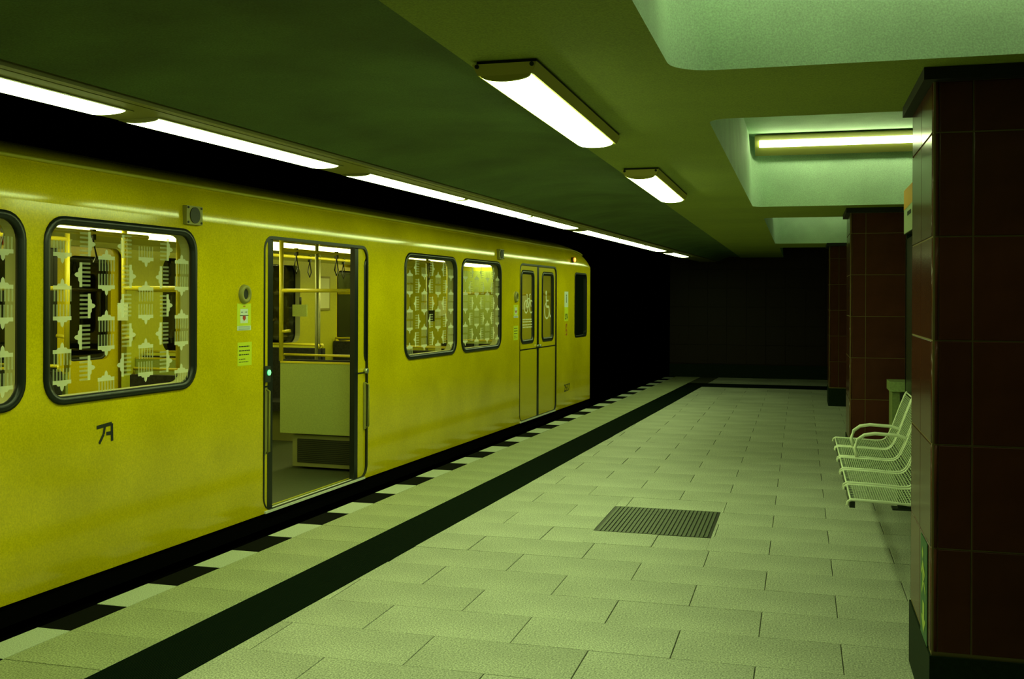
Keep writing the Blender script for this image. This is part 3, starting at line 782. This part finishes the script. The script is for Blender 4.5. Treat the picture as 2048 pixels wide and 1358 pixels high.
# outside fittings --------------------------------------------------------
for v0, v1 in ((5.395, 5.555), (11.12, 11.28)):
    sp = tobj(MB().box(U0 - .002, v0, 2.00, U0 + .028, v1, 2.115), 'loudspeaker', 'khaki')
    cv, cz = (v0 + v1) / 2, 2.058
    MB().tube([(U0 + .028, cv, cz), (U0 + .034, cv, cz)], .050, 20).move((-UC, -VC, 0)).obj('grille', 'grey', sp)
    for a_ in (-1, 1):
        for b_ in (-1, 1):
            MB().cyl((U0 + .028, cv + a_ * .066, cz + b_ * .045), (U0 + .034, cv + a_ * .066, cz + b_ * .045), .007, 8).move((-UC, -VC, 0)).obj('bolt', 'screw', sp)
for cv in (6.06, 11.79):
    mb = MB(); k = 20
    prf = [(U0, .066), (U0 + .020, .060), (U0 + .024, .040), (U0 + .010, .034)]
    vs = [(pu, cv + pr * math.cos(2 * PI * i / k), 1.575 + pr * math.sin(2 * PI * i / k)) for pu, pr in prf for i in range(k)]
    mb.raw(vs, [(j * k + i, j * k + (i + 1) % k, (j + 1) * k + (i + 1) % k, (j + 1) * k + i) for j in range(3) for i in range(k)], True)
    h = tobj(mb, 'door_mirror_ring', 'khaki')
    m2 = MB(); disc(m2, U0 + .011, cv, 1.575, .036, 20); m2.move((-UC, -VC, 0)).obj('lens', 'ink', h)
def sticker(v0, v1, z0, z1, m, name='sticker'): return tobj(MB().box(U0, v0, z0, U0 + .0015, v1, z1), name, m)
def sub(lf, mb, name, m): return mb.move((-UC, -VC, 0)).obj(name, m, lf)
us = U0 + .0022
def warn(v0, v1, z0, z1):
    st = sticker(v0, v1, z0, z1, 'stk_y'); w = v1 - v0; h = z1 - z0
    def R(x0, y0, x1, y1, e=0): return MB().face([(us + e, v0 + x0 * w, z0 + y0 * h), (us + e, v0 + x1 * w, z0 + y0 * h), (us + e, v0 + x1 * w, z0 + y1 * h), (us + e, v0 + x0 * w, z0 + y1 * h)])
    sub(st, R(.22, .27, .78, .80), 'white_face', 'stk_w'); sub(st, R(.0, .0, 1.0, .17), 'caption_strip', 'stk_w')
    for k in range(3): sub(st, R(.08, .03 + k * .045, .92, .055 + k * .045, .0004), 'caption_line', 'inkgrey')
    sub(st, R(.18, .535, .82, .56, .0006), 'black_bar', 'ink')
    for x in (.33, .64): sub(st, R(x - .06, .67, x + .07, .69, .0006), 'eye_mark', 'ink')
    m_ = MB().face([(us + .0008, v0 + x * w, z0 + y * h) for x, y in ((.5, .35), (.62, .44), (.60, .54), (.40, .54), (.38, .44))]); sub(st, m_, 'red_mark', 'inkred')
    sub(st, R(.42, .88, .58, .91, .0006), 'small_mark', 'inkred')
def lines(v0, v1, z0, z1):
    st = sticker(v0, v1, z0, z1, 'stk_y'); w = v1 - v0; h = z1 - z0
    for k, (y, l, hh) in enumerate(((.80, .82, .045), (.62, .86, .045), (.45, .80, .045), (.27, .55, .025), (.15, .75, .025))):
        x = .08; m_ = MB()
        while x < l:
            ww = random.uniform(.08, .2); m_.face([(us, v0 + x * w, z0 + y * h), (us, v0 + min(x + ww, l) * w, z0 + y * h), (us, v0 + min(x + ww, l) * w, z0 + (y + hh) * h), (us, v0 + x * w, z0 + (y + hh) * h)]); x += ww + .025
        sub(st, m_, 'text_line', 'ink')
warn(5.978, 6.140, 1.332, 1.512); lines(5.985, 6.152, 1.095, 1.252)
warn(11.71, 11.875, 1.325, 1.480); lines(11.71, 11.875, 1.06, 1.23)
st = sticker(13.905, 14.03 + .06, 1.44, 1.655, 'stk_w'); m_ = MB(); disc(m_, us, 14.0, 1.60, .018); stroke(m_, us, [(14.0, 1.58), (14.0, 1.50)], .03); sub(st, m_, 'figure', 'ink')
st = sticker(13.905, 14.09, 1.245, 1.44, 'stk_y'); m_ = MB()
for i in range(5):
    for j in range(4):
        if (i * 3 + j * 5) % 7 < 4: m_.face([(us, 13.93 + i * .03, 1.27 + j * .02), (us, 13.955 + i * .03, 1.27 + j * .02), (us, 13.955 + i * .03, 1.288 + j * .02), (us, 13.93 + i * .03, 1.288 + j * .02)])
sub(st, m_, 'text_block', 'ink')
m_ = MB(); ringf(m_, us, 14.0, 1.17, .04, .018, 14, -.5, 4.2); ringf(m_, us, 14.0, 1.09, .045, .018, 14, -2.5, 3.0); tobj(m_, 'scribble', 'redprint')
m_ = MB(); stroke(m_, us, [(4.645, .842), (4.765, .852), (4.768, .755)], .020); stroke(m_, us, [(4.71, .845), (4.70, .80), (4.665, .752)], .018); stroke(m_, us, [(4.72, .80), (4.765, .80)], .02); tobj(m_, 'scribble', 'ink')
def text(s, size, v, z, m, name, parent, depth=.0008):
    cu = bpy.data.curves.new(name, 'FONT'); cu.body = s; cu.size = size; cu.extrude = depth; cu.align_x = 'LEFT'; cu.materials.append(M[m])
    o = bpy.data.objects.new(name, cu); COL.objects.link(o); o.parent = parent
    dg = bpy.context.evaluated_depsgraph_get(); me = bpy.data.meshes.new_from_object(o.evaluated_get(dg))
    bpy.data.objects.remove(o); o = bpy.data.objects.new(name, me); COL.objects.link(o); o.parent = parent
    o.matrix_local = Matrix(((0, 0, 1, U0 + .002 - UC), (1, 0, 0, v - VC), (0, 1, 0, z), (0, 0, 0, 1)))
    return o
text('2537', .145, 13.90, .27, 'ink', 'fleet_number', car)
al = tobj(MB().cyl((U0 - .01, 14.30, 2.105), (U0 + .02, 14.30, 2.105), .040, 14), 'marker_lamp', 'amberback')
sub(al, MB().cyl((U0 + .02, 14.33, 2.11), (U0 + .04, 14.33, 2.11), .028, 12), 'lens', 'amber')

# interior -----------------------------------------------------------------
mb = MB()
cz = [(U0 - .085, 1.985), (U0 - .13, 2.03), (U0 - .55, 2.095), (UC + .5, 2.10)]
cz = cz + [(2 * UC - u, z) for u, z in cz[::-1]]
mb.raw([(u, V0, z) for u, z in cz] + [(u, 14.1, z) for u, z in cz], [(i, i + 1, len(cz) + i + 1, len(cz) + i) for i in range(len(cz) - 1)])
tobj(mb, 'interior_ceiling', 'cream')
v = -.5
while v < 13.6:
    lb = tobj(MB().box(UC - .17, v, 2.055, UC + .17, v + 1.30, 2.098), 'ceiling_light', 'lampbody')
    sub(lb, MB().box(UC - .15, v + .02, 2.005, UC + .15, v + 1.28, 2.055), 'diffuser', 'lampI')
    v += 1.36
# partitions and poles by the doors
def bay(vp, s_, board=True, reach=.80):
    """screen at v=vp on side s_ (1 platform side)"""
    us_ = lambda d: (U0 - .09 - d) if s_ == 1 else (2 * UC - U0 + .09 + d)
    x0, x1 = sorted((us_(.0), us_(.80)))
    pt = tobj(MB().box(x0, vp - .012, .375, x1, vp + .012, .985), 'partition', 'partition')
    sub(pt, MB().box(x0, vp - .016, .985, x1, vp + .016, 1.0), 'top_rail', 'pole')
    x0, x1 = sorted((us_(.0), us_(.70)))
    ht = tobj(MB().box(x0, vp + .03, .085, x1, vp + .36, .36), 'heater_box', 'heater')
    xg0, xg1 = x0 + .05, x1 - .05
    for k in range(12): sub(ht, MB().box(xg0, vp + .022, .125 + k * .0165, xg1, vp + .03, .137 + k * .0165), 'louvre', 'mesh_dark') if s_ == 1 and abs(vp - 8.0) < .1 else None
    sub(ht, MB().box(xg0, vp + .026, .12, xg1, vp + .031, .325), 'grille_back', 'dark')
    up = us_(reach)
    po = tobj(MB().cyl((up, vp, 1.0 if board else .06), (up, vp, 2.09), .019, 12), 'grab_pole', 'pole')
    a1, a2 = us_(reach), us_(.02)
    sub(po, MB().tube([(a1, vp, 1.615), (a2, vp, 1.615)], .017, 10), 'cross_bar', 'pole')
    sub(po, MB().tube([(a1, vp - .0, 1.255), (a1 + (.09 if s_ == 1 else -.09), vp, 1.265)], .014, 8), 'hook', 'pole')
bay(8.0, 1); bay(8.0, -1); bay(6.22, -1); bay(6.18, 1, True, .98); bay(2.42, 1); bay(2.42, -1); bay(11.84, 1); bay(11.84, -1); bay(13.65, 1)
for s_ in (1, -1):
    ub = UC + s_ * .36
    for (b0, b1) in ((2.4, 6.2), (8.0, 11.85)):
        br = tobj(MB().tube([(ub, b0, 1.975), (ub, b1, 1.975)], .017, 10), 'overhead_bar', 'pole')
        for i in range(5):
            vv = b0 + .25 + i * .75
            sub(br, MB().box(ub - .014, vv - .014, 1.93, ub + .014, vv + .014, 1.998), 'strap_clamp', 'ink')
            sub(br, MB().tube([(ub, vv, 1.935), (ub, vv - .035, 1.82), (ub, vv, 1.77), (ub, vv + .035, 1.82)], .007, 6, closed=True), 'strap', 'rubber')
    for vv in (8.62, 4.35, 9.95, 11.2): tobj(MB().cyl((UC + s_ * .36, vv, .06), (UC + s_ * .36, vv, 2.09), .016, 10), 'grab_pole', 'poled')
def seat(vc, face, s_):
    ua, ub = ((UC + .32), (U0 - .10)) if s_ == 1 else ((2 * UC - U0 + .10), (UC - .32))
    c0, c1 = (vc, vc + .44) if face > 0 else (vc - .44, vc)
    st_ = tobj(MB().box(ua, c0, .38, ub, c1, .47), 'seat', 'seat')
    sub(st_, MB().box(ua, vc - .03 + (.0 if face > 0 else 0), .47, ub, vc + .03, 1.01), 'backrest', 'seat')
    sub(st_, MB().tube([(ua + .01, vc, 1.01), (ua + .01, vc, 1.05), (ub - .01, vc, 1.05), (ub - .01, vc, 1.01)], .012, 8), 'back_rail', 'pole')
    sub(st_, MB().box(ua + .1, c0 + .1, .06, ub - .1, c1 - .1, .38), 'pedestal', 'heater')
for s_ in (1, -1):
    for vc, fc in ((8.10, 1), (9.90, -1), (9.99, 1), (11.76, -1), (2.52, 1), (4.15, -1), (4.24, 1), (6.10, -1)): seat(vc, fc, s_)
uf = 2 * UC - U0 + .087
# display frame between far windows and door, adverts in the cove, notices
df = tobj(MB().box(uf, 11.36, 1.40, uf + .015, 11.64, 1.82), 'map_frame', 'khaki'); sub(df, MB().box(uf + .015, 11.385, 1.425, uf + .018, 11.615, 1.795), 'map_sheet', 'ad_y')
ad = []
def cove(v0, v1, m, name='advert'):
    mb = MB(); ua, za = uf + .05, 2.035 - .006; ub2, zb = uf + .30, 2.07
    mb.raw([(uf + .012, v0, 1.955), (uf + .012, v1, 1.955), (uf + .085, v1, 2.052), (uf + .085, v0, 2.052)], [(0, 1, 2, 3)]); return tobj(mb, name, m)
cove(6.02, 6.42, 'redprint'); cove(6.50, 7.10, 'ad_y'); cove(4.3, 4.7, 'ad_y'); cove(8.9, 9.5, 'ad_y'); cove(9.6, 10.0, 'pole'); cove(12.2, 12.6, 'ad_y')
hg = tobj(MB().box(-5.79, 9.78, 1.355, -5.62, 9.80, 1.48), 'hanging_notice', 'partition'); sub(hg, MB().cyl((-5.70, 9.79, 1.48), (-5.70, 9.79, 1.56), .012, 8), 'hook', 'ink')
tobj(MB().box(-5.06, 6.15, 1.385, -4.97, 6.157, 1.51), 'hanging_notice', 'stk_w'); tobj(MB().cyl((-4.57, 6.18, .98), (-4.57, 6.18, 2.09), .016, 10), 'grab_pole', 'pole')
# posters on the cab bulkhead seen through the far windows
ub_ = 14.095
for (x0, x1, z0, z1, m) in ((-6.15, -5.95, 1.45, 1.62, 'pole'), (-5.92, -5.66, 1.30, 1.52, 'ad_y'), (-6.12, -5.98, 1.22, 1.38, 'ink'), (-4.75, -4.55, 1.4, 1.6, 'ad_y')):
    tobj(MB().box(x0, ub_ - .004, z0, x1, ub_, z1), 'notice', m)
tobj(MB().box(-5.62, ub_ - .01, .07, -4.80, ub_ - .002, 1.95).move((0, 0, 0)), 'cab_door', 'partition')

# ================================================================== BENCH
bn = tag(empty('bench', (0.66, 7.4, 0)), 'pale wire mesh bench of five seats between two red pillars', 'bench')
PF = [(-.405, .405), (-.40, .425), (-.385, .437), (-.20, .432), (-.08, .425), (-.03, .428), (.0, .445), (.022, .475), (.05, .54), (.10, .68), (.145, .80), (.160, .825)]
def interp(pf, d):
    out = []; 
    for (a_, b_) in zip(pf, pf[1:]):
        L = math.hypot(b_[0] - a_[0], b_[1] - a_[1]); n = max(1, int(L / d))
        for i in range(n): t = i / n; out.append((a_[0] + (b_[0] - a_[0]) * t, a_[1] + (b_[1] - a_[1]) * t))
    out.append(pf[-1]); return out
SWD = 0.495
st0 = empty('seat', parent=bn)
def seat_unit():
    for k, yy in enumerate((0.0, SWD)):
        MB().tube([(x, yy, z) for x, z in PF], .0085 if k == 0 else .0075, 8).obj('side_rod', 'bench', st0)
    MB().tube([(-.385, 0, .432), (-.385, SWD, .432)], .006, 6).obj('front_rod', 'bench', st0)
    MB().tube([(.155, 0, .818), (.155, SWD, .818)], .006, 6).obj('top_rod', 'bench', st0)
    mb = MB()
    for (x, z) in interp([(-.36, .436)] + PF[3:-1], .0132): mb.box(x - .0024, .008, z - .0020, x + .0024, SWD - .008, z + .0020)
    for i in range(1, 9):
        y = SWD * i / 9
        mb.tube([(x + .003, y, z - .005) for x, z in PF[2:-1]], .0022, 4)
    o = mb.obj('wire_mesh', 'wire', st0); o['kind'] = 'stuff'
    MB().box(-.392, .02, .388, -.362, SWD - .02, .428).obj('front_lip', 'benchf', st0)
seat_unit()
y5 = [-1.27, -.70, -.135, .43, .98]
st0.location = (0, y5[0], 0)
for y in y5[1:]:
    c = copyobj(st0, bn, (0, y, 0))
    for ch in list(st0.children): copyobj(ch, c)
for y in (.965, .415 ):
    MB().tube([(-.27, y, .43), (-.285, y, .50), (-.265, y, .56), (-.22, y, .595), (-.15, y, .607), (.0, y, .600), (.05, y, .585), (.085, y, .55), (.093, y, .52)], .0125, 10).obj('armrest', 'bench', bn)
MB().box(-.02, -1.2, .34, .07, 1.45, .40).obj('beam', 'benchf', bn)
for y in (-.75, .85):
    MB().box(.04, y - .03, .0, .12, y + .03, .36).obj('leg', 'benchf', bn)
    MB().box(.0, y - .06, .0, .16, y + .06, .012).obj('foot_plate', 'benchf', bn)

# ================================================================== INFO BOARD
XB = 0.845
ib = tag(empty('information_board', (XB, 8.0, 0)), 'tall dark board with an orange and white header behind the bench', 'information board')
MB().box(0, -1.55, .25, .05, 1.32, 2.06).obj('board', 'panel', ib)
MB().box(-.012, -1.55, 2.10, .05, 1.32, 2.47).obj('header', 'ink', ib)
hd = MB().box(-.016, -1.55, 2.105, -.012, 1.29, 2.465).obj('header_sheet', 'signw', ib)
mb = MB().face([(-.018, -1.55, 2.465), (-.018, 1.285, 2.465), (-.018, 1.285, 2.30), (-.018, -1.55, 2.36)]); mb.obj('orange_band', 'orange', ib)
mb = MB()
for k in range(5): mb.face([(-.018, -1.3 + k * .5, 2.27), (-.018, -1.0 + k * .5, 2.27), (-.018, -1.0 + k * .5, 2.235), (-.018, -1.3 + k * .5, 2.235)])
mb.obj('text_line', 'ink', ib)
for y in (-1.5, 1.24): MB().box(.0, y, 0, .05, y + .06, 2.39).obj('post', 'panel', ib)

# ================================================================== BIN
bx = tag(empty('litter_bin', (0.97, 9.55, 0)), 'pale green metal litter bin against the middle pillar', 'bin')
mb = MB(); lo = [(-.22, -.16), (.22, -.16), (.22, .16), (-.22, .16)]
mb.prism([(x, y) for x, y in lo], .06, .80); mb.obj('body', 'bin', bx)
mb = MB(); vs = [(-.24, -.19, .78), (.24, -.19, .78), (.24, .17, .78), (-.24, .17, .78), (-.24, -.14, .86), (.24, -.14, .86), (.24, .17, .86), (-.24, .17, .86)]
mb.raw(vs, [(0, 3, 2, 1), (4, 5, 6, 7), (0, 1, 5, 4), (1, 2, 6, 5), (2, 3, 7, 6), (3, 0, 4, 7)]); mb.obj('lid', 'bin', bx)
MB().box(-.16, -.2, .70, .16, -.158, .77).obj('slot', 'ink', bx)
MB().box(-.18, -.12, .0, .18, .12, .06).obj('foot', 'ink', bx)
